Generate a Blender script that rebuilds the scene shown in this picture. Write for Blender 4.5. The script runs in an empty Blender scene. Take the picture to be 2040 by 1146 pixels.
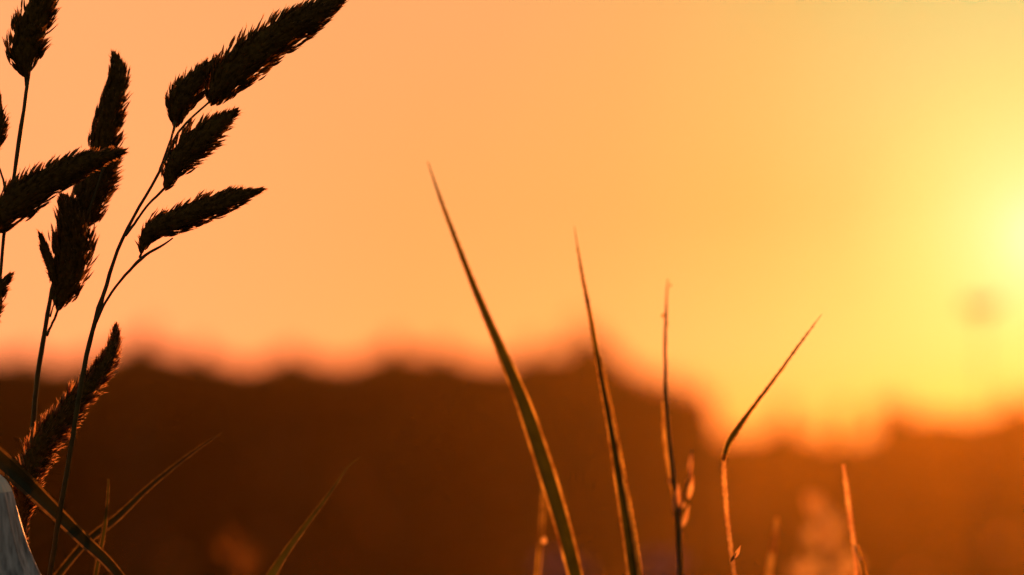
import bpy, math, random
from mathutils import Vector, Matrix, noise
R = math.radians
random.seed(11)
C = bpy.context.scene
col = C.collection

# ------------------------------------------------------------------ camera
K = 0.36 / 2040.0                       # tangent per pixel of the photograph (100 mm lens)
HORIZON = 1250.0
PITCH = math.atan((HORIZON - 573) * K)
CAM = Vector((0, 0, 0.70))
FOCUS = 0.70
cd = bpy.data.cameras.new('camera'); cam = bpy.data.objects.new('camera', cd); col.objects.link(cam)
cd.lens = 100; cd.sensor_width = 36; cd.clip_start = 0.02; cd.clip_end = 5000
cam.location = CAM; cam.rotation_euler = (R(90) + PITCH, 0, 0)
cd.dof.use_dof = True; cd.dof.focus_distance = FOCUS; cd.dof.aperture_fstop = 7.8
C.camera = cam
RIGHT = Vector((1, 0, 0)); FWD = Vector((0, math.cos(PITCH), math.sin(PITCH))); UP = Vector((0, -math.sin(PITCH), math.cos(PITCH)))

def P(px, py, d):
    return CAM + FWD * d + RIGHT * ((px - 1020) * K * d) - UP * ((py - 573) * K * d)

# ------------------------------------------------------------------ sun and sky
SUN_DIR = (P(2085, 480, 1) - CAM).normalized()
SUN_EL = math.asin(SUN_DIR.z); SUN_AZ = math.atan2(SUN_DIR.x, SUN_DIR.y)
C.view_settings.view_transform = 'Standard'; C.view_settings.look = 'None'
C.view_settings.exposure = 0; C.view_settings.gamma = 1
sl = bpy.data.lights.new('sun', 'SUN'); so = bpy.data.objects.new('sun', sl); col.objects.link(so)
sl.energy = 5.0; sl.angle = R(0.6); sl.color = (1.0, 0.30, 0.07)
so.rotation_euler = (-SUN_DIR).to_track_quat('-Z', 'Y').to_euler()
so.location = (5, 20, 20)

w = bpy.data.worlds.new('World'); C.world = w; w.use_nodes = True
nt = w.node_tree; nt.nodes.clear()
def N(tree, t, **kw):
    n = tree.nodes.new(t)
    for k, v in kw.items(): setattr(n, k, v)
    return n
def math_node(tree, op, a, b=None, c=None, clamp=False):
    n = tree.nodes.new('ShaderNodeMath'); n.operation = op; n.use_clamp = clamp
    for i, v in enumerate((a, b, c)):
        if v is None: continue
        if isinstance(v, (int, float)): n.inputs[i].default_value = v
        else: tree.links.new(v, n.inputs[i])
    return n.outputs[0]
def ramp(tree, fac, stops, mode='EASE'):
    n = tree.nodes.new('ShaderNodeValToRGB'); n.color_ramp.interpolation = mode
    el = n.color_ramp.elements
    while len(el) < len(stops): el.new(0.5)
    for e, (p, c) in zip(el, stops):
        e.position = p; e.color = (c[0], c[1], c[2], 1)
    tree.links.new(fac, n.inputs[0]); return n.outputs[0]
def mixc(tree, fac, a, b, kind='MIX'):
    n = tree.nodes.new('ShaderNodeMix'); n.data_type = 'RGBA'; n.blend_type = kind; n.clamp_result = False
    for sock, v in ((n.inputs[0], fac), (n.inputs[6], a), (n.inputs[7], b)):
        if isinstance(v, (int, float)): sock.default_value = v
        elif isinstance(v, tuple): sock.default_value = (*v, 1)
        else: tree.links.new(v, sock)
    return n.outputs[2]

tc = N(nt, 'ShaderNodeTexCoord')
nrm = N(nt, 'ShaderNodeVectorMath', operation='NORMALIZE'); nt.links.new(tc.outputs['Generated'], nrm.inputs[0])
dot = N(nt, 'ShaderNodeVectorMath', operation='DOT_PRODUCT'); nt.links.new(nrm.outputs[0], dot.inputs[0]); dot.inputs[1].default_value = SUN_DIR
theta = math_node(nt, 'MULTIPLY', math_node(nt, 'ARCCOSINE', math_node(nt, 'MINIMUM', dot.outputs['Value'], 1.0)), 180 / math.pi)   # degrees from the sun
sep = N(nt, 'ShaderNodeSeparateXYZ'); nt.links.new(nrm.outputs[0], sep.inputs[0])
elev = math_node(nt, 'MULTIPLY', math_node(nt, 'ARCSINE', sep.outputs['Z']), 180 / math.pi)
tf = math_node(nt, 'DIVIDE', theta, 25.0, clamp=True)
def lin(v):
    v /= 255.0
    return v / 12.92 if v <= .04045 else ((v + .055) / 1.055) ** 2.4
def st(list_):     # (degrees, red light, g, b in picture values) -> stops; stored at a quarter and multiplied back
    return [(d / 25.0, (r / 4, lin(g) / 4, lin(b) / 4)) for d, r, g, b in list_]
low = ramp(nt, tf, st([(0, 2.4, 253, 165), (2, 2.3, 232, 124), (3.6, 2.2, 220, 116), (5.6, 2.1, 205, 110), (8.8, 2.1, 187, 101), (12.6, 2.1, 179, 98), (18, 2.0, 182, 110), (25, 1.5, 180, 115)]), 'LINEAR')
mid = ramp(nt, tf, st([(0, 2.0, 254, 215), (1.2, 1.0, 243, 156), (2.4, .62, 223, 128), (4, .60, 196, 108), (6, .73, 182, 97), (8.8, .85, 174, 96), (12.6, 1.1, 172, 98), (18, 1.6, 178, 110), (25, 1.5, 176, 114)]), 'LINEAR')
top = ramp(nt, tf, st([(0, 2.2, 252, 190), (3.2, .58, 225, 138), (4.2, .55, 212, 132), (5, .57, 202, 123), (6.8, .66, 187, 108), (9, .80, 176, 103), (11.6, .86, 171, 105), (15, 1.05, 171, 107), (20, 1.3, 176, 112), (25, 1.2, 174, 114)]), 'LINEAR')
f1 = math_node(nt, 'SMOOTH_MIN', math_node(nt, 'DIVIDE', math_node(nt, 'SUBTRACT', elev, 4.6), 3.6, clamp=True), 1.0, .05)
f2 = math_node(nt, 'DIVIDE', math_node(nt, 'SUBTRACT', elev, 8.6), 3.8, clamp=True)
glow = mixc(nt, f2, mixc(nt, f1, low, mid), top)
f0 = math_node(nt, 'DIVIDE', math_node(nt, 'SUBTRACT', elev, 3.4), 2.2, clamp=True)
glow = mixc(nt, 1.0, glow, mixc(nt, f0, (1.0, .82, .42), (1.0, 1.0, 1.0)), 'MULTIPLY')     # redder air low down
glow4 = mixc(nt, 1.0, glow, (4.0, 4.0, 4.0), 'MULTIPLY')
sky = N(nt, 'ShaderNodeTexSky', sky_type='NISHITA', sun_disc=False)
sky.sun_elevation = SUN_EL; sky.sun_rotation = SUN_AZ; sky.air_density = 1.6; sky.dust_density = 3.0
skys = mixc(nt, 1.0, sky.outputs[0], (0.10, 0.10, 0.10), 'MULTIPLY')
fz = math_node(nt, 'DIVIDE', math_node(nt, 'SUBTRACT', theta, 21.0), 22.0, clamp=True)
fin = mixc(nt, fz, glow4, skys)
bg = N(nt, 'ShaderNodeBackground'); bg.inputs[1].default_value = 1.0
out = N(nt, 'ShaderNodeOutputWorld'); nt.links.new(fin, bg.inputs[0]); nt.links.new(bg.outputs[0], out.inputs[0])

C.cycles.max_bounces = 8; C.cycles.transparent_max_bounces = 8; C.cycles.volume_bounces = 0
C.cycles.use_denoising = True

# ------------------------------------------------------------------ materials
def leaf_mat(name, base, trans, tmix=.4, rough=.5, var=.35, scale=400., spec=.4):
    """base: reflected colour, trans: colour of light let through, tmix: share let through"""
    m = bpy.data.materials.new(name); m.use_nodes = True; t = m.node_tree; t.nodes.clear()
    tcn = N(t, 'ShaderNodeTexCoord'); nz = N(t, 'ShaderNodeTexNoise'); nz.inputs['Scale'].default_value = scale; nz.inputs['Detail'].default_value = 3
    t.links.new(tcn.outputs['Object'], nz.inputs[0])
    def vary(c):
        return ramp(t, nz.outputs[0], [(.3, tuple(x * (1 - var) for x in c)), (.72, tuple(min(1, x * (1 + var)) for x in c))], 'LINEAR')
    pr = N(t, 'ShaderNodeBsdfPrincipled'); t.links.new(vary(base), pr.inputs['Base Color']); pr.inputs['Roughness'].default_value = rough
    pr.inputs['Specular IOR Level'].default_value = spec
    tr = N(t, 'ShaderNodeBsdfTranslucent'); t.links.new(vary(trans), tr.inputs[0])
    mx = N(t, 'ShaderNodeMixShader'); mx.inputs[0].default_value = tmix
    t.links.new(pr.outputs[0], mx.inputs[1]); t.links.new(tr.outputs[0], mx.inputs[2])
    o = N(t, 'ShaderNodeOutputMaterial'); t.links.new(mx.outputs[0], o.inputs[0]); return m

M = {}
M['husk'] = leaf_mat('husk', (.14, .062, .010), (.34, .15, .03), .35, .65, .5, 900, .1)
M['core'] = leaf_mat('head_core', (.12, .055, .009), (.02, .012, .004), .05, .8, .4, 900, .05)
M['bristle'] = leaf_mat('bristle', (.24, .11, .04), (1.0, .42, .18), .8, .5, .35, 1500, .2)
M['stem'] = leaf_mat('stem', (.10, .055, .012), (.22, .13, .04), .12, .42, .35, 300, .25)
M['blade'] = leaf_mat('blade', (.036, .038, .006), (.062, .060, .003), .45, .45, .25, 250, .3)
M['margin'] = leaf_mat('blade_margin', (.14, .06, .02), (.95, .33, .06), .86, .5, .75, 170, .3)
M['dark_blade'] = leaf_mat('dark_blade', (.034, .030, .005), (.016, .015, .002), .4, .5, .25, 250, .3)
M['faint_margin'] = leaf_mat('faint_margin', (.08, .06, .02), (.16, .085, .018), .6, .5, .5, 420, .3)
M['petal'] = leaf_mat('petal', (.46, .46, .47), (.42, .34, .26), .35, .5, .6, 300, .3)
_t = M['petal'].node_tree; _mp = N(_t, 'ShaderNodeMapping'); _mp.inputs['Scale'].default_value = (2.6, 2.6, .05)
_nz = [n for n in _t.nodes if n.type == 'TEX_NOISE'][0]; _tc = [n for n in _t.nodes if n.type == 'TEX_COORD'][0]; _t.links.new(_tc.outputs['Object'], _mp.inputs[0]); _t.links.new(_mp.outputs[0], _nz.inputs[0])
def airy(name, base, trans, clear):
    m = leaf_mat(name, base, trans, .9, .6, .2, 300, .05); t = m.node_tree; o = [n for n in t.nodes if n.type == 'OUTPUT_MATERIAL'][0]; src = o.inputs[0].links[0].from_socket
    tp = N(t, 'ShaderNodeBsdfTransparent'); mx = N(t, 'ShaderNodeMixShader'); mx.inputs[0].default_value = clear; t.links.new(src, mx.inputs[1]); t.links.new(tp.outputs[0], mx.inputs[2]); t.links.new(mx.outputs[0], o.inputs[0]); return m
M['down'] = airy('seed_down', (.5, .28, .12), (1.0, .60, .22), .38)
M['brown_down'] = airy('brown_seed_down', (.14, .06, .02), (.30, .13, .02), .35)
M['lit_top'] = leaf_mat('lit_top_petal', (.95, .80, .66), (.5, .4, .3), .3, .4, .15, 300, .3)  # paler copy of the petal; light on the bell's top put into the colour
M['violet'] = leaf_mat('violet_petal', (.34, .20, .26), (.25, .13, .18), .4, .6, .2, 200, .2)
M['straw'] = leaf_mat('straw', (.30, .16, .07), (1.0, .42, .13), .85, .6, .4, 300, .2)
M['brown_husk'] = leaf_mat('brown_husk', (.10, .06, .02), (.26, .11, .02), .7, .6, .3, 300, .1)
M['bark'] = leaf_mat('bark', (.07, .05, .035), (0, 0, 0), 0, .9, .3, 6, .1)
M['foliage'] = leaf_mat('foliage', (.055, .045, .010), (.04, .025, .003), .05, .8, .4, .7, .1)
def ground_mat(name, cols, scale):
    m = bpy.data.materials.new(name); m.use_nodes = True; t = m.node_tree
    pr = t.nodes['Principled BSDF']; tcn = N(t, 'ShaderNodeTexCoord'); nz = N(t, 'ShaderNodeTexNoise'); nz.inputs['Scale'].default_value = scale; nz.inputs['Detail'].default_value = 8
    t.links.new(tcn.outputs['Object'], nz.inputs[0])
    t.links.new(ramp(t, nz.outputs[0], [(.3 + .4 * i / (len(cols) - 1), c) for i, c in enumerate(cols)], 'LINEAR'), pr.inputs['Base Color'])
    pr.inputs['Roughness'].default_value = .95; pr.inputs['Specular IOR Level'].default_value = .1; return m
M['ground'] = ground_mat('meadow_soil', [(.035, .030, .015), (.055, .060, .02), (.09, .075, .03)], .8)

# ------------------------------------------------------------------ mesh helpers
class MB:
    def __init__(s): s.v = []; s.f = []; s.m = []
    def add(s, verts, faces, mi=0):
        b = len(s.v); s.v += [tuple(p) for p in verts]; s.f += [tuple(i + b for i in f) for f in faces]; s.m += [mi] * len(faces)
    def build(s, name, mats, parent=None, smooth=True):
        me = bpy.data.meshes.new(name)
        org = parent.matrix_world.translation.copy() if parent else Vector((0, 0, 0))
        me.from_pydata([(p[0] - org.x, p[1] - org.y, p[2] - org.z) for p in s.v], [], s.f)
        for m in (mats if isinstance(mats, (list, tuple)) else [mats]): me.materials.append(m)
        for p, mi in zip(me.polygons, s.m): p.material_index = mi; p.use_smooth = smooth
        me.update()
        o = bpy.data.objects.new(name, me); col.objects.link(o)
        if parent: o.parent = parent
        return o
def tag(o, label=None, cat=None, group=None, kind=None):
    if label: o['label'] = label
    if cat: o['category'] = cat
    if group: o['group'] = group
    if kind: o['kind'] = kind
    return o
def empty(name, loc, label, cat, group=None):
    o = bpy.data.objects.new(name, None); col.objects.link(o); o.location = loc; o.empty_display_size = .02
    o.matrix_world = Matrix.Translation(loc)
    return tag(o, label, cat, group)

def catmull(pts, n):
    """smooth curve through pts (tuples of any length), n samples"""
    p = [tuple(q) for q in pts]; ext = [tuple(2 * a - b for a, b in zip(p[0], p[1]))] + p + [tuple(2 * a - b for a, b in zip(p[-1], p[-2]))]
    ls = [0]
    for i in range(1, len(p)): ls.append(ls[-1] + max(1e-9, math.dist(p[i][:2], p[i - 1][:2])))
    res = []
    for k in range(n):
        s = ls[-1] * k / (n - 1); i = 0
        while i < len(p) - 2 and s > ls[i + 1]: i += 1
        t = (s - ls[i]) / (ls[i + 1] - ls[i]); a, b, c, d = ext[i:i + 4]
        res.append(tuple(.5 * (2 * b[j] + (c[j] - a[j]) * t + (2 * a[j] - 5 * b[j] + 4 * c[j] - d[j]) * t * t + (3 * b[j] - a[j] - 3 * c[j] + d[j]) * t ** 3) for j in range(len(b))))
    return res
def lerp_tab(tab, t):
    if t <= tab[0][0]: return tab[0][1]
    for (a, x), (b, y) in zip(tab, tab[1:]):
        if t <= b: return x + (y - x) * (t - a) / (b - a)
    return tab[-1][1]

def tube(mb, pts, rad, n=8, mi=0):
    """pts: Vectors, rad: radii"""
    rings = []; prev = None
    for i, p in enumerate(pts):
        t = (pts[min(i + 1, len(pts) - 1)] - pts[max(i - 1, 0)]).normalized()
        u = t.cross(Vector((0, 1, 0)) if abs(t.y) < .9 else Vector((1, 0, 0))).normalized() if prev is None else (prev - t * prev.dot(t)).normalized()
        prev = u; v = t.cross(u); rings.append([p + (u * math.cos(2 * math.pi * j / n) + v * math.sin(2 * math.pi * j / n)) * rad[i] for j in range(n)])
    vs = [q for r in rings for q in r]; fs = []
    for i in range(len(pts) - 1):
        for j in range(n): fs.append((i * n + j, i * n + (j + 1) % n, (i + 1) * n + (j + 1) % n, (i + 1) * n + j))
    fs.append(tuple(range(n - 1, -1, -1))); fs.append(tuple(range((len(pts) - 1) * n, len(pts) * n)))
    mb.add(vs, fs, mi)

def to_ground(p, lean=.02):
    """points from p down to the meadow"""
    a = random.uniform(-lean, lean); g = Vector((p.x + a, p.y + random.uniform(-lean, lean), -.01))
    return [p.lerp(g, t) + Vector((a * .3 * math.sin(math.pi * t), 0, 0)) for t in (.15, .35, .6, .8, 1)]

def stem_pts(pix, wpx, d, n=26, ground=True, wob=.6):
    """pix given from the tip to the base; returns points and radii"""
    tab = [(i / (len(wpx) - 1), x) for i, x in enumerate(wpx)]
    cs = catmull(pix, n); pts = []; rad = []
    for i, c in enumerate(cs):
        dd = d if len(c) < 3 else c[2]
        pts.append(P(c[0] + random.uniform(-wob, wob), c[1], dd)); rad.append(lerp_tab(tab, i / (n - 1)) * .5 * K * dd * (1 + random.uniform(-.07, .07)))
    if ground:
        for q in to_ground(pts[-1]): pts.append(q); rad.append(rad[-1] if len(rad) < n + 3 else rad[-1] * 1.05)
    return pts, rad
def stem(name, parent, pix, wpx, d, mat='stem', ground=True, n=26, nodes=(), fuzz=0):
    mb = MB(); pts, rad = stem_pts(pix, wpx, d, n, ground)
    for k in nodes:
        rad[k] *= 1.5
    tube(mb, pts, rad, 8)
    if fuzz:                                                          # short hairs along the stalk
        for _ in range(fuzz):
            i = random.randrange(0, n - 1); t = random.random(); p = pts[i].lerp(pts[i + 1], t); r = rad[i]
            ax = (pts[i] - pts[i + 1]).normalized(); a = random.uniform(0, 2 * math.pi)
            u = ax.cross(Vector((0, 1, 0))).normalized(); v = ax.cross(u); o = u * math.cos(a) + v * math.sin(a)
            hair(mb, p + o * r * .8, (ax * .8 + o).normalized(), random.uniform(3, 7) * K * d, 1.3 * K * d, 1)
    return mb.build(name, [M[mat], M['bristle']], parent), pts
def hair(mb, p, dr, L, wd, mi):
    s = dr.cross(Vector((random.uniform(-.3, .3), 1, random.uniform(-.3, .3)))).normalized() * wd * .5; q = dr.cross(s).normalized() * wd * .4
    mb.add([p + s, p - s, p + dr * L], [(0, 1, 2)], mi)

def spikelet(mb, base, tip, wd, up, mi=0, curve=0.0):
    """a flattened pointed husk from base to tip, bellied near its foot"""
    ax = tip - base; L = ax.length; ax.normalize(); s = ax.cross(up).normalized(); u = s.cross(ax)
    prof = ((0, .25), (.18, .8), (.4, 1.0), (.62, .72), (.8, .36), (.93, .12)); n = 3; vs = []; fs = []
    for t, k in prof:                                                 # a thin keeled sheet, folded along its middle
        c = base + ax * L * t + u * curve * L * (t * t); vs += [c + s * wd * .5 * k, c + u * wd * .28 * k, c - s * wd * .5 * k]
    for i in range(len(prof) - 1):
        for j in range(2): fs.append((i * n + j, i * n + j + 1, (i + 1) * n + j + 1, (i + 1) * n + j))
    vs.append(tip + u * curve * L); k = len(vs) - 1
    for j in range(2): fs.append(((len(prof) - 1) * n + j, (len(prof) - 1) * n + j + 1, k))
    mb.add(vs, fs, mi)

def head(parent, pix, hw, d, side='L', flare=34, smooth=9, dens=1.0, hairs=1.0, label=None, big=1.0, depthk=.75, pale=0.0):
    """a dense one-sided grass flower cluster; pix from foot to tip, hw = half width table, side = the toothed side seen moving to the tip"""
    n = 40; cs = catmull(pix, n); c3 = [P(c[0], c[1], d) for c in cs]; px = K * d
    L = sum((c3[i + 1] - c3[i]).length for i in range(n - 1)); mb = MB()
    def fr(t):
        x = t * (n - 1); i = min(n - 2, int(x)); p = c3[i].lerp(c3[i + 1], x - i)
        a, b = max(0, i - 1), min(n - 1, i + 2); tg = (c3[b] - c3[a]).normalized(); left = FWD.cross(tg).normalized()
        # left of travel as seen from the camera
        if left.dot(tg.cross(FWD)) < 0: left = -left
        return p, tg, left
    # solid middle that the husks grow from
    pts = []; rad = []
    for i in range(14):
        t = .02 + .9 * i / 13; p, tg, lf = fr(t); pts.append(p); rad.append(max(.5, lerp_tab(hw, t) * .74) * px)
    tube(mb, pts, rad, 10, 1)
    lp = L / px                                                       # length in picture pixels
    ncl = int(lp / 9 * 6.4 * dens)                                    # clusters of husks
    for k in range(ncl):
        tcl = (k + random.random()) / ncl; tcl = .03 + .97 * tcl
        phi0 = random.uniform(0, 2 * math.pi); amp = random.gauss(1, .09)
        for q in range(random.choice((2, 3, 3, 4))):
            t = min(1, max(.01, tcl + random.gauss(0, 5 / lp))); phi = phi0 + random.gauss(0, .28)
            p, tg, lf = fr(t * .972); hwid = lerp_tab(hw, t) * px * 1.03
            cl = math.cos(phi)                                         # +1 = left side of travel
            toothed = {'L': max(0, cl), 'R': max(0, -cl), 'B': abs(cl)}[side]
            fl = R(smooth * .5 + (flare - smooth * .5) * toothed + random.gauss(0, 2 + 5 * toothed)); fl *= (1 - .55 * t ** 3)
            rad_dir = (lf * cl + FWD * math.sin(phi)).normalized()
            rr = math.sqrt((cl * hwid) ** 2 + (math.sin(phi) * hwid * depthk) ** 2)
            tipr = rr * (1 + (amp - 1) * (.35 + .65 * toothed) + random.gauss(0, .05) - .02 + .13 * toothed)
            Ls = random.uniform(24, 38) * px * big * (.72 + .28 * min(1, hwid / (30 * px)))
            dr = (tg * math.cos(fl) + rad_dir * math.sin(fl)).normalized()
            base_r = max(0, tipr - Ls * math.sin(fl)); base = p + rad_dir * base_r - tg * Ls * .45; tip = base + dr * Ls
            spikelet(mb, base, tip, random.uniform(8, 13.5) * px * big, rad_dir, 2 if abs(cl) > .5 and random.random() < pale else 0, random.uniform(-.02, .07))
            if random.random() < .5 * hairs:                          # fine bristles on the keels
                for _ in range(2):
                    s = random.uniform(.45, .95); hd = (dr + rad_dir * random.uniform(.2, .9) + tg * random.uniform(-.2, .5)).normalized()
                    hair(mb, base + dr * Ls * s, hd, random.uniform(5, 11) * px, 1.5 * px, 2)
    o = mb.build('seed_head', [M['husk'], M['core'], M['bristle']], parent)
    if label: o['label'] = label
    return o

def blade(name, parent, pix, wpx, d, mats=('blade', 'margin'), n=44, fold=.25, margin=.16, ground=True, rough=.12, teeth=.5, twist=0.0, gw=None):
    """leaf from tip to base, keeled, with thin pale margins and small edge teeth"""
    tab = [(i / (len(wpx) - 1), x) for i, x in enumerate(wpx)]
    cs = catmull(pix, n); rows = []
    for i, c in enumerate(cs):
        dd = c[2] if len(c) > 2 else d; rows.append((P(c[0], c[1], dd), lerp_tab(tab, i / (n - 1)) * K * dd))
    if ground:
        wl = rows[-1][1] if gw is None else gw
        for q in to_ground(rows[-1][0]): rows.append((q, wl))
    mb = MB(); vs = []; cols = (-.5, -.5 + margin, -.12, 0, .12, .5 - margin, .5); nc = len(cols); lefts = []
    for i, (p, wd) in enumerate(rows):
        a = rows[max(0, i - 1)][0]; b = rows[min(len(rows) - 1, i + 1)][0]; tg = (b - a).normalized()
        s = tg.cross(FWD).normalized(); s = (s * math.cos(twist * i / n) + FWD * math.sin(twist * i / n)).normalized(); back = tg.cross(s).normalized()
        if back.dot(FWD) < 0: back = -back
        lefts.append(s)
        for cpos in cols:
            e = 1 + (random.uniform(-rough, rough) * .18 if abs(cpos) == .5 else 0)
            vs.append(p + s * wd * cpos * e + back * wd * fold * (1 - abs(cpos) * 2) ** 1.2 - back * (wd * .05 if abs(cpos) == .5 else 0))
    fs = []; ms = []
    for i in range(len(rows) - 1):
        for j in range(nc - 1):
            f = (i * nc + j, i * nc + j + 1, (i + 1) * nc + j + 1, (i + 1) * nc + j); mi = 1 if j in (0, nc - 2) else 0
            fs.append(f); ms.append(mi)
    b0 = len(mb.v); mb.v += [tuple(q) for q in vs]; mb.f += fs; mb.m += ms
    for i in range(n - 1):                                            # forward-pointing edge teeth
        if i < 3: continue
        for sgn in (-1, 1):
            for _ in range(int(3 * teeth) + (random.random() < (3 * teeth) % 1)):
                t = random.random(); p = rows[i][0].lerp(rows[i + 1][0], t); wd = rows[i][1]; e = lefts[i] * sgn
                tg = (rows[i][0] - rows[i + 1][0]).normalized()
                hair(mb, p + e * wd * .47, (tg + e * .5).normalized(), random.uniform(3, 7) * K * d, 1.8 * K * d, 1)
    return mb.build(name, [M[mats[0]], M[mats[1]]], parent)

def bead(parent, px, py, d, r):
    mb = MB(); spikelet(mb, P(px - r * .3, py + r * 1.3, d), P(px + r * .3, py - r * 1.3, d), 2.1 * r * K * d, FWD)
    return mb.build('dew_glint', M['straw'], parent)  # bright straw-coloured sliver standing in for a glinting dew drop

# ------------------------------------------------------------------ the meadow and the ground
def hill(x, y):
    return 0.0 if y < 20 else .9 * noise.noise(Vector((x / 90, y / 90, 3))) * min(1, (y - 20) / 60)
def ground():
    mb = MB(); xs = [-900, -500, -300, -200, -140, -100, -70, -50, -30, -15, -6, 0, 6, 15, 30, 50, 70, 100, 140, 200, 300, 500, 900]
    ys = [-200, -60, -20, -6, -2, 0, 2, 5, 10, 20, 35, 50, 70, 90, 120, 150, 180, 220, 260, 300, 360, 450, 700, 1200, 2200]
    vs = [(x, y, hill(x, y)) for y in ys for x in xs]; n = len(xs)
    mb.add(vs, [(j * n + i, j * n + i + 1, (j + 1) * n + i + 1, (j + 1) * n + i) for j in range(len(ys) - 1) for i in range(n - 1)])
    return tag(mb.build('ground', M['ground']), kind='structure')
ground()
def meadow():
    mb = MB()
    for k in range(9000):
        r = random.random(); y = .35 + 14 * r * r; x = random.uniform(-1, 1) * (.6 + y * .55)
        h = random.uniform(.22, .60); a = random.uniform(0, 6.28); ln = random.uniform(.02, .12); wd = random.uniform(.0015, .0035)
        s = Vector((math.cos(a), math.sin(a), 0)) * wd; l = Vector((-math.sin(a), math.cos(a), 0)) * ln; b = Vector((x, y, -.01)); vs = []
        for t in (0, .35, .7, 1): c = b + Vector((0, 0, h * t * (1 - .12 * t))) + l * t * t; vs += [c - s * (1 - t * .95), c + s * (1 - t * .95)]
        mb.add(vs, [(0, 1, 3, 2), (2, 3, 5, 4), (4, 5, 7, 6)])
    tag(mb.build('meadow_grass', M['blade']), 'short meadow grass covering the ground beneath the tall stalks', 'grass', kind='stuff')
meadow()

# ------------------------------------------------------------------ the far trees
def leaf_quads(mb, c, r, k, size, rnd):
    for _ in range(k):
        v = Vector((rnd.gauss(0, 1), rnd.gauss(0, 1), rnd.gauss(0, 1))).normalized() * rnd.random() ** .45
        p = c + Vector((v.x * r[0], v.y * r[1], v.z * r[2])); a = Vector((rnd.gauss(0, 1), rnd.gauss(0, 1), rnd.gauss(0, 1))).normalized(); b = a.orthogonal().normalized(); c2 = a.cross(b)
        s = size * rnd.uniform(.5, 1.2); mb.add([p - b * s, p + c2 * s * .6, p + b * s, p - c2 * s * .6], [(0, 1, 2, 3)])
def tree_meshes(kind, seed):
    """unit tree of height 1: trunk with limbs, crown of leaf clumps"""
    rnd = random.Random(seed); tb = MB(); cb = MB()
    sway = rnd.uniform(-.02, .02); tp = [Vector((sway * math.sin(t * 3), sway * .5 * t, t * .93)) for t in (0, .1, .25, .4, .55, .7, .85, 1)]
    tube(tb, tp, [.022, .017, .015, .013, .010, .007, .005, .002], 8)
    if kind == 'conifer':
        for i in range(15):
            z = .06 + .88 * i / 14; r = .20 * (1 - z) ** .8 + .012
            for q in range(7):
                a = rnd.uniform(0, 6.28); e = Vector((math.cos(a) * r, math.sin(a) * r, z - .02 - r * .18)); tube(tb, [Vector((0, 0, z)), e], [.005, .001], 4)
                for m in range(4):
                    leaf_quads(cb, Vector((0, 0, z)).lerp(e, .25 + .25 * m), (.035, .035, .022), 16, .017, rnd)
    else:
        lobes = []
        for i in range(24):
            z = rnd.uniform(.10, .92); w_ = math.sin(min(1, z * 1.15 + .12) * math.pi * .86) ** .7 * .27
            a = rnd.uniform(0, 6.28); rr = w_ * rnd.uniform(.35, .95); lobes.append((Vector((math.cos(a) * rr, math.sin(a) * rr, z)), rnd.uniform(.06, .11)))
        lobes.append((Vector((0, 0, .9)), .08))
        for c, r in lobes:
            st_ = Vector((0, 0, max(.08, c.z - .2))); tube(tb, [st_, st_.lerp(c, .5) + Vector((0, 0, .02)), c], [.008, .005, .002], 5)
            leaf_quads(cb, c, (r, r, r * .85), 120, .021, rnd)
    return tb, cb
def make_proto(kind, seed):
    tb, cb = tree_meshes(kind, seed)
    root = empty('tree', (0, 0, 0), None, 'tree'); a = tb.build('trunk', M['bark'], root); b = cb.build('crown', M['foliage'], root, False)
    return root, a, b
protos = {}
def tree(kind, px, top, D, wide, label, group=None):
    top -= 34 if D > 259 and D < 300 else (14 if D < 200 else 0)
    base = P(px, HORIZON, D); gz = hill(base.x, base.y); h = P(px, top - 19, D).z - gz
    seed = (kind, len(trees) % 3)
    if seed not in protos:
        protos[seed] = make_proto(*seed) ; r, a, b = protos[seed]
    else:
        r0, a0, b0 = protos[seed]; r = r0.copy(); col.objects.link(r)
        for c0 in (a0, b0):
            c = c0.copy(); col.objects.link(c); c.parent = r
    r.name = 'conifer_tree' if kind == 'conifer' else 'broadleaf_tree'
    wpx = wide * K * D                                               # crown width in metres
    sx = wpx / (.42 if kind == 'conifer' else .60)
    r.location = (base.x, base.y, gz - .05); r.scale = (sx, sx, h); r.rotation_euler = (0, 0, random.uniform(0, 6.28))
    tag(r, label, 'tree', group); trees.append(r)
trees = []
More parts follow.
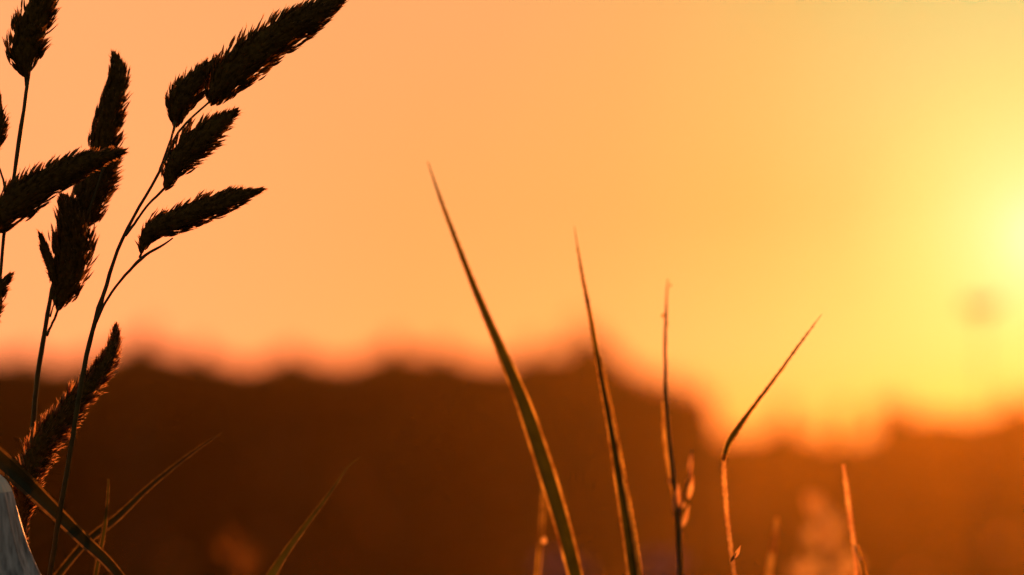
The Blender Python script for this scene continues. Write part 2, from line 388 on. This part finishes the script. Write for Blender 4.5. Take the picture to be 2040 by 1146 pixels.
TR = [  # kind, x, top y, distance, crown width px, label
    ('broadleaf', 40, 700, 168, 190, 'dark blurred tree at the far left edge of the wood, behind the thin grass stems'),
    ('broadleaf', 170, 712, 172, 150, 'low blurred tree crown just left of the glowing plume in the wood'),
    ('broadleaf', 272, 668, 165, 170, 'high rounded tree crown rising right behind the tip of the glowing plume'),
    ('conifer', 395, 684, 170, 150, 'tree forming the shoulder to the right of the highest crown on the left'),
    ('broadleaf', 575, 692, 166, 190, 'broad low tree crown between two dips in the left half of the wood'),
    ('conifer', 785, 668, 166, 150, 'tree whose crown stands up left of the tallest grass blade'),
    ('broadleaf', 890, 690, 172, 150, 'blurred tree crown directly left of the tallest grass blade'),
    ('conifer', 1062, 672, 160, 130, 'pointed tree just right of the tallest grass blade'),
    ('broadleaf', 1168, 660, 162, 210, 'biggest rounded tree at the right end of the wood, behind the second blade'),
    ('broadleaf', 1290, 745, 164, 190, 'tree sloping down to the right behind the thin upright stalk'),
    ('broadleaf', 1376, 762, 160, 130, 'tree with a steep right side where the wood ends at the bright gap'),
    ('conifer', 1572, 796, 250, 150, 'lone dark pointed tree right of the bright gap, behind the bent stalk'),
    ('conifer', 1642, 842, 330, 60, 'faint narrow tree touching the lone dark tree on its right'),
    ('conifer', 1684, 796, 330, 110, 'faint hazy pointed tree midway between the lone dark tree and the right hand wood'),
    ('conifer', 1728, 862, 330, 60, 'faint low tree next to the left end of the right hand wood'),
    ('broadleaf', 1782, 822, 262, 120, 'dark tree at the left end of the right hand wood'),
    ('broadleaf', 1895, 853, 270, 230, 'low wide tree under the setting sun in the right hand wood'),
    ('broadleaf', 2035, 822, 262, 180, 'tree cut off by the right edge of the picture'),
]
for t in TR: tree(*t)
LINE = [(-3000, 1130), (-2500, 1000), (-2000, 900), (-1300, 790), (-700, 715), (-200, 735), (0, 742), (100, 752), (145, 744), (270, 715), (350, 732), (393, 727), (447, 745), (485, 758), (528, 746), (571, 730), (647, 748), (690, 752), (728, 742), (780, 724), (841, 732), (884, 730), (927, 742), (994, 755), (1035, 738), (1064, 730), (1102, 728), (1183, 710), (1210, 722), (1242, 752), (1274, 775), (1307, 800), (1371, 812), (1402, 812), (1418, 850), (1434, 930), (1450, 1100)]
LINE2 = [(1300, 1100), (1380, 935), (1479, 920), (1506, 925), (1550, 900), (1603, 920), (1640, 935), (1735, 930), (1757, 900), (1775, 868), (1803, 880), (1911, 888), (1965, 882), (2008, 868), (2040, 858), (2300, 845), (2700, 835), (3600, 960), (4200, 1150)]
def wood(name, line, D, depth, x0, x1, count, size, label, off=0):
    rnd = random.Random(5); mb = MB()
    for k in range(count):
        px = rnd.uniform(x0, x1); d = D + rnd.random() * depth; tp = lerp_tab(line, px) + off
        u = rnd.random(); py = tp + (HORIZON - tp) * (u ** 1.3); p = P(px, py, d)
        a = Vector((rnd.gauss(0, 1), rnd.gauss(0, 1), rnd.gauss(0, 1))).normalized(); b = a.orthogonal().normalized(); c2 = a.cross(b); s = size * rnd.uniform(.5, 1.2)
        mb.add([p - b * s, p + c2 * s * .7, p + b * s, p - c2 * s * .7], [(0, 1, 2, 3)])
    for k in range(int((x1 - x0) / 30)):                              # trunks inside the mass
        px = x0 + 30 * k + rnd.uniform(0, 20); d = D + rnd.random() * depth; b = P(px, HORIZON, d); b.z = hill(b.x, b.y) - .1; t = P(px, lerp_tab(line, px) + 70, d)
        if t.z > 1: tube(mb, [b, b.lerp(t, .5), t], [.25, .18, .06], 5, 1)
    tag(mb.build(name, [M['foliage'], M['bark']], None, False), label, 'wood', kind='stuff')
wood('far_wood', LINE, 168, 26, -2900, 1475, 62000, .66, 'dense dark wood filling the lower left and middle behind the grass', -19)
wood('far_wood', LINE2, 262, 40, 1380, 4100, 34000, .85, 'lower hazy wood on the right beneath the sun', -50)

# ------------------------------------------------------------------ flowering grass on the left
def grass_root(px, d, label, group='tall seeding grasses on the left', name='seeding_grass', cat='grass'):
    b = P(px, 1300, d); return empty(name, (b.x, b.y, 0), label, cat, group)

# A: the plant whose stalk rises from the bottom through the middle of the group
dA = .70
A = grass_root(95, dA, 'tall grass stalk curving up right with four plumes, the longest reaching the top edge')
stem('stem', A, [(425, 196, dA), (385, 232), (352, 268), (330, 318), (300, 375), (262, 440), (232, 505), (210, 575), (190, 640), (172, 710), (158, 790), (140, 900), (118, 1030), (97, 1160)] if False else
     [(425, 196), (385, 232), (352, 268), (330, 318), (300, 375), (262, 440), (232, 505), (210, 575), (190, 640), (172, 710), (158, 790), (140, 900), (118, 1030), (97, 1160)],
     [4, 5, 6, 7, 9, 10, 10, 10, 11, 11], dA, n=44, nodes=(20,))
stem('branch', A, [(349, 240), (345, 262), (333, 300), (316, 345)], [6, 4.5, 5, 5], dA + .001, ground=False, n=12)
stem('branch', A, [(331, 372), (318, 385), (292, 412), (272, 440), (250, 470)], [5, 5, 5, 6], dA - .001, ground=False, n=14)
stem('branch', A, [(345, 474), (322, 490), (290, 508), (262, 535), (230, 572), (205, 612), (192, 642)], [3, 5, 7, 6, 5, 5, 6], dA - .0015, ground=False, n=22)
stem('branch', A, [(286, 496), (282, 504), (277, 514)], [5, 5, 5], dA - .0015, ground=False, n=6)
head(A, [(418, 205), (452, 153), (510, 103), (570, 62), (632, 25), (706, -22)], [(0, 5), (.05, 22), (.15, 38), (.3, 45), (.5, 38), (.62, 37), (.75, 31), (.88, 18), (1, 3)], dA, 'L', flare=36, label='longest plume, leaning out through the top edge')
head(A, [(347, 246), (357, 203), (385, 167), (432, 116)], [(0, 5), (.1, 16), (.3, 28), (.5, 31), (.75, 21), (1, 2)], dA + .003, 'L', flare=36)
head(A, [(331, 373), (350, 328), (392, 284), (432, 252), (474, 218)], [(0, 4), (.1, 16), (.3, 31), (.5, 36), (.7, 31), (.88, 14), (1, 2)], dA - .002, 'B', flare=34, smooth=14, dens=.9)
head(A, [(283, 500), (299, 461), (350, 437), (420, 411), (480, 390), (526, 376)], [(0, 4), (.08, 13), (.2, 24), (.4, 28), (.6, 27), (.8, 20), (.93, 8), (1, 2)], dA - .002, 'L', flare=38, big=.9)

# B: second plant, upright
dB = .712
B = grass_root(50, dB, 'upright grass stalk left of the curving one, with three plumes stacked up one above another')
stem('stem', B, [(228, 300), (205, 340), (170, 440), (130, 500), (108, 560), (98, 610), (86, 680), (74, 760), (66, 850), (60, 950), (54, 1050), (50, 1160)], [4, 6, 8, 9, 10, 10, 9, 9, 9], dB, n=36)
stem('branch', B, [(119, 608), (110, 632), (99, 655), (93, 670)], [6, 5, 5, 6], dB - .001, ground=False, n=10)
stem('branch', B, [(112, 590), (106, 610), (100, 632)], [3, 3, 4], dB - .002, ground=False, n=8)
head(B, [(118, 614), (138, 545), (145, 480), (140, 430), (126, 386)], [(0, 5), (.06, 16), (.2, 31), (.45, 43), (.7, 40), (.9, 22), (1, 6)], dB, 'R', flare=30, smooth=14, label='largest and lowest plume of the stack')
head(B, [(108, 562), (100, 530), (90, 500), (80, 466)], [(0, 4), (.3, 8), (.7, 8), (1, 2)], dB - .003, 'L', flare=18, big=.8)
head(B, [(160, 452), (180, 395), (204, 345), (240, 300)], [(0, 14), (.2, 33), (.5, 40), (.8, 28), (1, 5)], dB + .004, 'R', flare=34, smooth=10)
head(B, [(204, 312), (214, 255), (229, 195), (237, 150), (227, 106)], [(0, 18), (.12, 30), (.35, 28), (.6, 25), (.85, 18), (1, 4)], dB + .002, 'R', flare=30, smooth=8, label='topmost plume of the stack')

# C: third plant at the left edge
dC = .694
Cc = grass_root(-20, dC, 'grass stalk at the far left edge with one plume cut by the top left corner and one lying across')
stem('stem', Cc, [(60, 128), (56, 160), (46, 230), (34, 310), (22, 390), (8, 470), (0, 560), (-8, 680), (-20, 850), (-30, 1160)], [7, 9, 7, 7, 8, 9, 9, 9], dC, n=34)
stem('branch', Cc, [(48, 142), (51, 165), (54, 180)], [4, 4, 5], dC, ground=False, n=8)
stem('branch', Cc, [(-8, 320), (2, 345), (10, 375), (12, 410)], [4, 4, 5, 5], dC, ground=False, n=10)
head(Cc, [(53, 153), (48, 108), (66, 52), (84, 0), (102, -62)], [(0, 4), (.08, 18), (.22, 36), (.45, 38), (.65, 33), (.85, 24), (1, 3)], dC, 'B', flare=30, smooth=12, label='plume cut off by the top left corner')
head(Cc, [(-32, 452), (18, 414), (80, 370), (140, 336), (200, 313), (254, 301)], [(0, 16), (.12, 34), (.3, 40), (.5, 34), (.7, 26), (.88, 13), (1, 2)], dC - .003, 'L', flare=34, smooth=10, label='plume lying across the other stalks')
head(Cc, [(-30, 668), (-12, 615), (-4, 578), (24, 545)], [(0, 10), (.3, 22), (.7, 17), (1, 3)], dC, 'R', flare=34, dens=.8, big=.8)
head(Cc, [(-16, 312), (-6, 275), (0, 240), (-3, 188)], [(0, 6), (.3, 17), (.6, 14), (1, 2)], dC, 'R', flare=30, dens=.8, big=.8)

# D: the backlit plume at the bottom left
dD = .706
D_ = grass_root(36, dD, 'backlit plume with glowing orange fringes on both sides, low down at the left')
stem('stem', D_, [(60, 935), (46, 1010), (40, 1090), (36, 1160)], [8, 9, 9], dD, n=16)
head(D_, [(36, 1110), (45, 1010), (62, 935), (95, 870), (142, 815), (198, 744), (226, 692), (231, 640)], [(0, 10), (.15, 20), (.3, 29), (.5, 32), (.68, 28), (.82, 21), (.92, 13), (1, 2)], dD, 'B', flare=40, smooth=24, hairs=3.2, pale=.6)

# ------------------------------------------------------------------ leaves low on the left
def blade_thing(px, d, label, cat='grass blade', group=None, name='grass_shoot'):
    b = P(px, 1300, d); return empty(name, (b.x, b.y, 0), label, cat, group)
t = blade_thing(-230, .70, 'broad dark blade arching in from the left edge and down across the plumes')
blade('leaf', t, [(360, 1330), (240, 1150), (165, 1074), (92, 1002), (25, 938), (-50, 880), (-130, 860), (-200, 930), (-230, 1160)], [3, 16, 24, 30, 40, 46, 46, 40, 34], .70, ('dark_blade', 'faint_margin'), fold=.15)
t = blade_thing(60, .725, 'dim green blade leaning right, its tip just left of the middle of the lower left')
blade('leaf', t, [(443, 862), (400, 890), (340, 935), (290, 977), (232, 1032), (170, 1082), (112, 1150)], [3, 6, 9, 13, 18, 16, 16], .730, ('dark_blade', 'faint_margin'), fold=.2)
t = blade_thing(180, .712, 'short thin upright blade with a bright tip, crossing two leaves at the bottom left')
blade('leaf', t, [(216, 955), (214, 1000), (207, 1060), (198, 1105), (188, 1160)], [4, 5, 9, 8, 11], .712, ('blade', 'faint_margin'), fold=.3, margin=.2)
t = blade_thing(500, .725, 'single dim blade leaning right at the bottom, left of the tallest blade')
blade('leaf', t, [(718, 910), (692, 932), (655, 985), (605, 1052), (570, 1100), (532, 1160)], [3, 5, 8, 12, 16, 23], .728, ('blade', 'faint_margin'), fold=.12, margin=.16)

# ------------------------------------------------------------------ blades and stalks in the middle
t = blade_thing(1180, .768, 'tallest and widest grass blade, leaning left across the wood into the sky')
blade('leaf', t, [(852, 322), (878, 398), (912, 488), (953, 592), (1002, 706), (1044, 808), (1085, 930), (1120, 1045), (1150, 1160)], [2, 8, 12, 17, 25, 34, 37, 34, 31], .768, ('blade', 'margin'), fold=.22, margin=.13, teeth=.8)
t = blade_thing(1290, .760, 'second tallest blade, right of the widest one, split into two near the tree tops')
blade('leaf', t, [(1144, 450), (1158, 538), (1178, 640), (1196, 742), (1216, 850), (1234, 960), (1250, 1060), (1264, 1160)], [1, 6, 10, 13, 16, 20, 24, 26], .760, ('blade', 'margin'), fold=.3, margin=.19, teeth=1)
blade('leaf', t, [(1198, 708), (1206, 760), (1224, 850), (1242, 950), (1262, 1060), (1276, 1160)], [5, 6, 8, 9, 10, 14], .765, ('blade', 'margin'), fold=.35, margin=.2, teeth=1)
t = blade_thing(1060, .80, 'short blurred stalk half hidden behind the foot of the widest blade')
blade('leaf', t, [(1082, 975), (1080, 1040), (1076, 1090), (1070, 1160)], [5, 8, 9, 10], .80, ('blade', 'margin'), margin=.2, fold=.2)
bead(t, 1084, 1076, .795, 6)

t = blade_thing(1357, .775, 'thin upright stalk with bright specks near its tip and husks near its foot', 'grass stalk', name='grass_stalk')
stem('stem', t, [(1331, 556), (1327, 620), (1325, 690), (1328, 800), (1333, 880), (1342, 960), (1350, 1030), (1356, 1160)], [1.5, 6, 7, 8, 9, 10, 11, 10], .775, n=34, fuzz=120)
blade('leaf', t, [(1320, 800), (1325, 870), (1337, 955), (1348, 1010)], [3, 9, 8, 4], .777, ('margin', 'margin'), fold=.3, ground=False, teeth=2, n=16)
stem('branch', t, [(1378, 895), (1374, 940), (1364, 985), (1352, 1030)], [3, 4, 4, 5], .772, ground=False, n=14, fuzz=30)
def husks(parent, items, d, mat='straw'):
    for x0, y0, x1, y1, wd in items:
        mb = MB(); spikelet(mb, P(x0, y0, d), P(x1, y1, d), wd * K * d, FWD); mb.build('husk', M[mat], parent)
husks(t, [(1374, 950, 1378, 893, 11), (1372, 995, 1382, 945, 11), (1348, 1010, 1352, 962, 14), (1360, 1050, 1374, 1005, 10), (1344, 1020, 1341, 985, 9)], .772)
for x, y, r in ((1321, 628, 4), (1328, 645, 4), (1336, 568, 2.5), (1336, 958, 5), (1359, 1004, 7)): bead(t, x, y, .775, r)

t = blade_thing(1468, .742, 'stalk bent sharply like an elbow, its upper half pointing up right into the bright sky', 'grass stalk', name='grass_stalk')
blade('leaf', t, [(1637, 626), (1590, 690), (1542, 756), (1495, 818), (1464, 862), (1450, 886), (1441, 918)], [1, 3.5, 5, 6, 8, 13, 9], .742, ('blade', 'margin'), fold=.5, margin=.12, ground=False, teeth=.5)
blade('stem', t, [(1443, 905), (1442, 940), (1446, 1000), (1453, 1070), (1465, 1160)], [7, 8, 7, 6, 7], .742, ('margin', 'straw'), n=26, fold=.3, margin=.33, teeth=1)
husks(t, [(1464, 1112, 1476, 1086, 9)], .712, 'straw'); husks(t, [(1455, 1120, 1468, 1100, 6)], .712, 'stem')

t = blade_thing(1525, .84, 'faint short blurred blade between the bent stalk and the pale blurred tuft')
blade('leaf', t, [(1548, 1030), (1543, 1075), (1535, 1120), (1528, 1170)], [5, 9, 10, 11], .84, ('margin', 'margin'), margin=.2, fold=.2)
t = blade_thing(1710, .762, 'short bright orange stalk standing on the right beside the pale blurred tuft', 'grass stalk', name='grass_stalk')
blade('stem', t, [(1680, 926), (1687, 980), (1696, 1050), (1703, 1100), (1707, 1170)], [6, 9, 8, 7, 7], .762, ('straw', 'straw'), n=26, fold=.2, margin=.3, teeth=1)
blade('leaf', t, [(1704, 1082), (1714, 1112), (1721, 1140), (1728, 1180)], [4, 7, 8, 9], .766, ('blade', 'margin'), fold=.3)
bead(t, 1714, 1112, .762, 3.5)

# ------------------------------------------------------------------ blurred tufts and flowers behind
def tuft(px, blobs, d, label, name='seeding_grass', mat='down', group=None, k=17):
    b = P(px, 1300, d); t = empty(name, (b.x, b.y, 0), label, 'flower' if mat == 'violet' else 'grass', group); low_ = max(y for x, y, r in blobs)
    mb = MB(); pts = [P(px, blobs[0][1], d), P(px, low_ + 40, d)] + to_ground(P(px, 1300, d)); tube(mb, pts, [.0008] + [.0012] * (len(pts) - 1), 7); mb.build('stem', M['stem'], t)
    mb = MB()
    for x, y, r in blobs:
        if abs(x - px) > r * .5: tube(mb, [P(x, y, d), P(px, y + 40, d)], [.0004, .0007], 5, 1)
        for _ in range(k):
            a = random.uniform(0, 6.28); rr = r * random.random() ** .6; c = P(x + math.cos(a) * rr, y + math.sin(a) * rr, d + random.uniform(-.5, .5) * r * K * d)
            spikelet(mb, c, c + Vector((random.uniform(-.6, .6), random.uniform(-.4, .4), 1)).normalized() * 26 * K * d, 9 * K * d, FWD)
    mb.build('flower_head' if mat == 'violet' else 'seed_head', [M[mat], M['stem']], t)
tuft(1645, [(1620, 1010, 9), (1632, 1035, 16), (1628, 1068, 22), (1655, 1060, 22), (1648, 1096, 20), (1640, 1078, 22), (1615, 1142, 24), (1594, 1156, 18), (1692, 1135, 20), (1676, 1156, 16)], 1.32, 'pale orange blurred seed tuft glowing low on the right, left of the bright stalk')
tuft(470, [(465, 1085, 10), (448, 1108, 16), (468, 1112, 16), (500, 1128, 16), (480, 1145, 14)], 1.6, 'brown blurred seed tuft at the bottom edge on the left', mat='brown_down', k=8)
tuft(1115, [(1090, 1140, 22), (1125, 1138, 22), (1160, 1150, 16)], 2.6, 'dim violet blurred flower behind the foot of the widest blade', 'meadow_flower', 'violet', k=18)
tuft(1320, [(1300, 1140, 24), (1335, 1138, 24)], 2.6, 'dim violet blurred flower between the second blade and the thin specked stalk', 'meadow_flower', 'violet', k=20)
# the tall umbel seen as a soft smudge left of the sun
d = 4.0; b = P(1950, 1300, d); t = empty('umbel_plant', (b.x, b.y, 0), 'tall plant whose flat flower head is the soft smudge beside the sun', 'plant')
mb = MB(); top_ = P(1955, 632, d); tube(mb, [top_, top_.lerp(Vector((b.x, b.y, 0)), .4) + Vector((.004, 0, 0)), Vector((b.x, b.y, -.01))], [.0013, .0018, .0026], 8); mb.build('stem', M['stem'], t)
mb = MB()
for i in range(16):
    a = i * 2.4; r = math.sqrt((i + .5) / 16) * .027; e = top_ + Vector((math.cos(a) * r, math.sin(a) * r, .014 + .006 * math.cos(i)))
    tube(mb, [top_, top_.lerp(e, .5) + Vector((0, 0, -.001)), e], [.0005, .0004, .0003], 5)
    for _ in range(15):
        c = e + Vector((random.gauss(0, .003), random.gauss(0, .003), random.gauss(0, .0015))); spikelet(mb, c, c + Vector((random.gauss(0, .3), random.gauss(0, .3), 1)).normalized() * .005, .002, FWD)
mb.build('flower_head', M['brown_husk'], t)

# ------------------------------------------------------------------ pale bell flower cut by the lower left corner
dF = .685
b = P(-330, 1300, dF); F = empty('bell_flower', (b.x, b.y, 0), 'pale grey ribbed flower bell cut off by the lower left corner', 'flower')
ax0 = -62
prof = [(918, 4), (924, 28), (934, 46), (945, 60), (956, 72), (968, 80), (985, 87), (1010, 93), (1050, 103), (1095, 116), (1146, 137), (1190, 162), (1225, 190), (1240, 206)]
mb = MB(); seg = 150; vs = []; pts = catmull([(r, y) for y, r in prof], 46)
for i, (r, y) in enumerate(pts):
    t_ = i / (len(pts) - 1)
    for j in range(seg):
        a = 2 * math.pi * j / seg; rb = r * (1 + t_ * (.055 * math.cos(13 * a + .6 * math.sin(4 * t_)) + .030 * math.cos(29 * a + 2 * t_)) + .02 * math.sin(3 * a) * t_)
        rb *= 1 + (.05 * math.cos(5 * a) * max(0, t_ - .8) * 5)
        vs.append(P(ax0 + math.cos(a) * rb, y, dF) + FWD * (math.sin(a) * rb * K * dF))
mb.add(vs, [(i * seg + j, i * seg + (j + 1) % seg, (i + 1) * seg + (j + 1) % seg, (i + 1) * seg + j) for i in range(len(pts) - 1) for j in range(seg)])
mb.m = [1 if pts[k // seg][1] < 976 else 0 for k in range(len(mb.f))]  # upper rows take the petal colour with the light painted in
mb.build('corolla', [M['petal'], M['lit_top']], F)
mb = MB(); pts_, rad_ = stem_pts([(ax0, 920), (ax0 - 8, 880), (-120, 850), (-200, 870), (-270, 960), (-320, 1160)], [9, 9, 10, 12], dF, 24); tube(mb, pts_, rad_, 8); mb.build('stem', M['stem'], F)
mb = MB()
for j in range(5):
    a = j * 1.2566; o = P(ax0, 918, dF); e = P(ax0 + 62 * math.cos(a), 950, dF) + FWD * math.sin(a) * 62 * K * dF; spikelet(mb, o, e, 16 * K * dF, UP)
mb.build('calyx', M['dark_blade'], F)

# ------------------------------------------------------------------ evening air
mb = MB(); x0, x1, y0, y1, z0, z1 = -420, 420, -6, 420, -3, 34
mb.add([(x0, y0, z0), (x1, y0, z0), (x1, y1, z0), (x0, y1, z0), (x0, y0, z1), (x1, y0, z1), (x1, y1, z1), (x0, y1, z1)], [(3, 2, 1, 0), (4, 5, 6, 7), (0, 1, 5, 4), (1, 2, 6, 5), (2, 3, 7, 6), (3, 0, 4, 7)])
hm = bpy.data.materials.new('evening_haze'); hm.use_nodes = True; t = hm.node_tree; t.nodes.clear()
pv = N(t, 'ShaderNodeVolumePrincipled'); pv.inputs['Color'].default_value = (.95, .50, .06, 1); pv.inputs['Density'].default_value = .00013; pv.inputs['Anisotropy'].default_value = .835
o = N(t, 'ShaderNodeOutputMaterial'); t.links.new(pv.outputs[0], o.inputs['Volume'])
tag(mb.build('haze', hm, None, False), 'thin warm evening haze in the air before the trees', 'haze', kind='stuff')
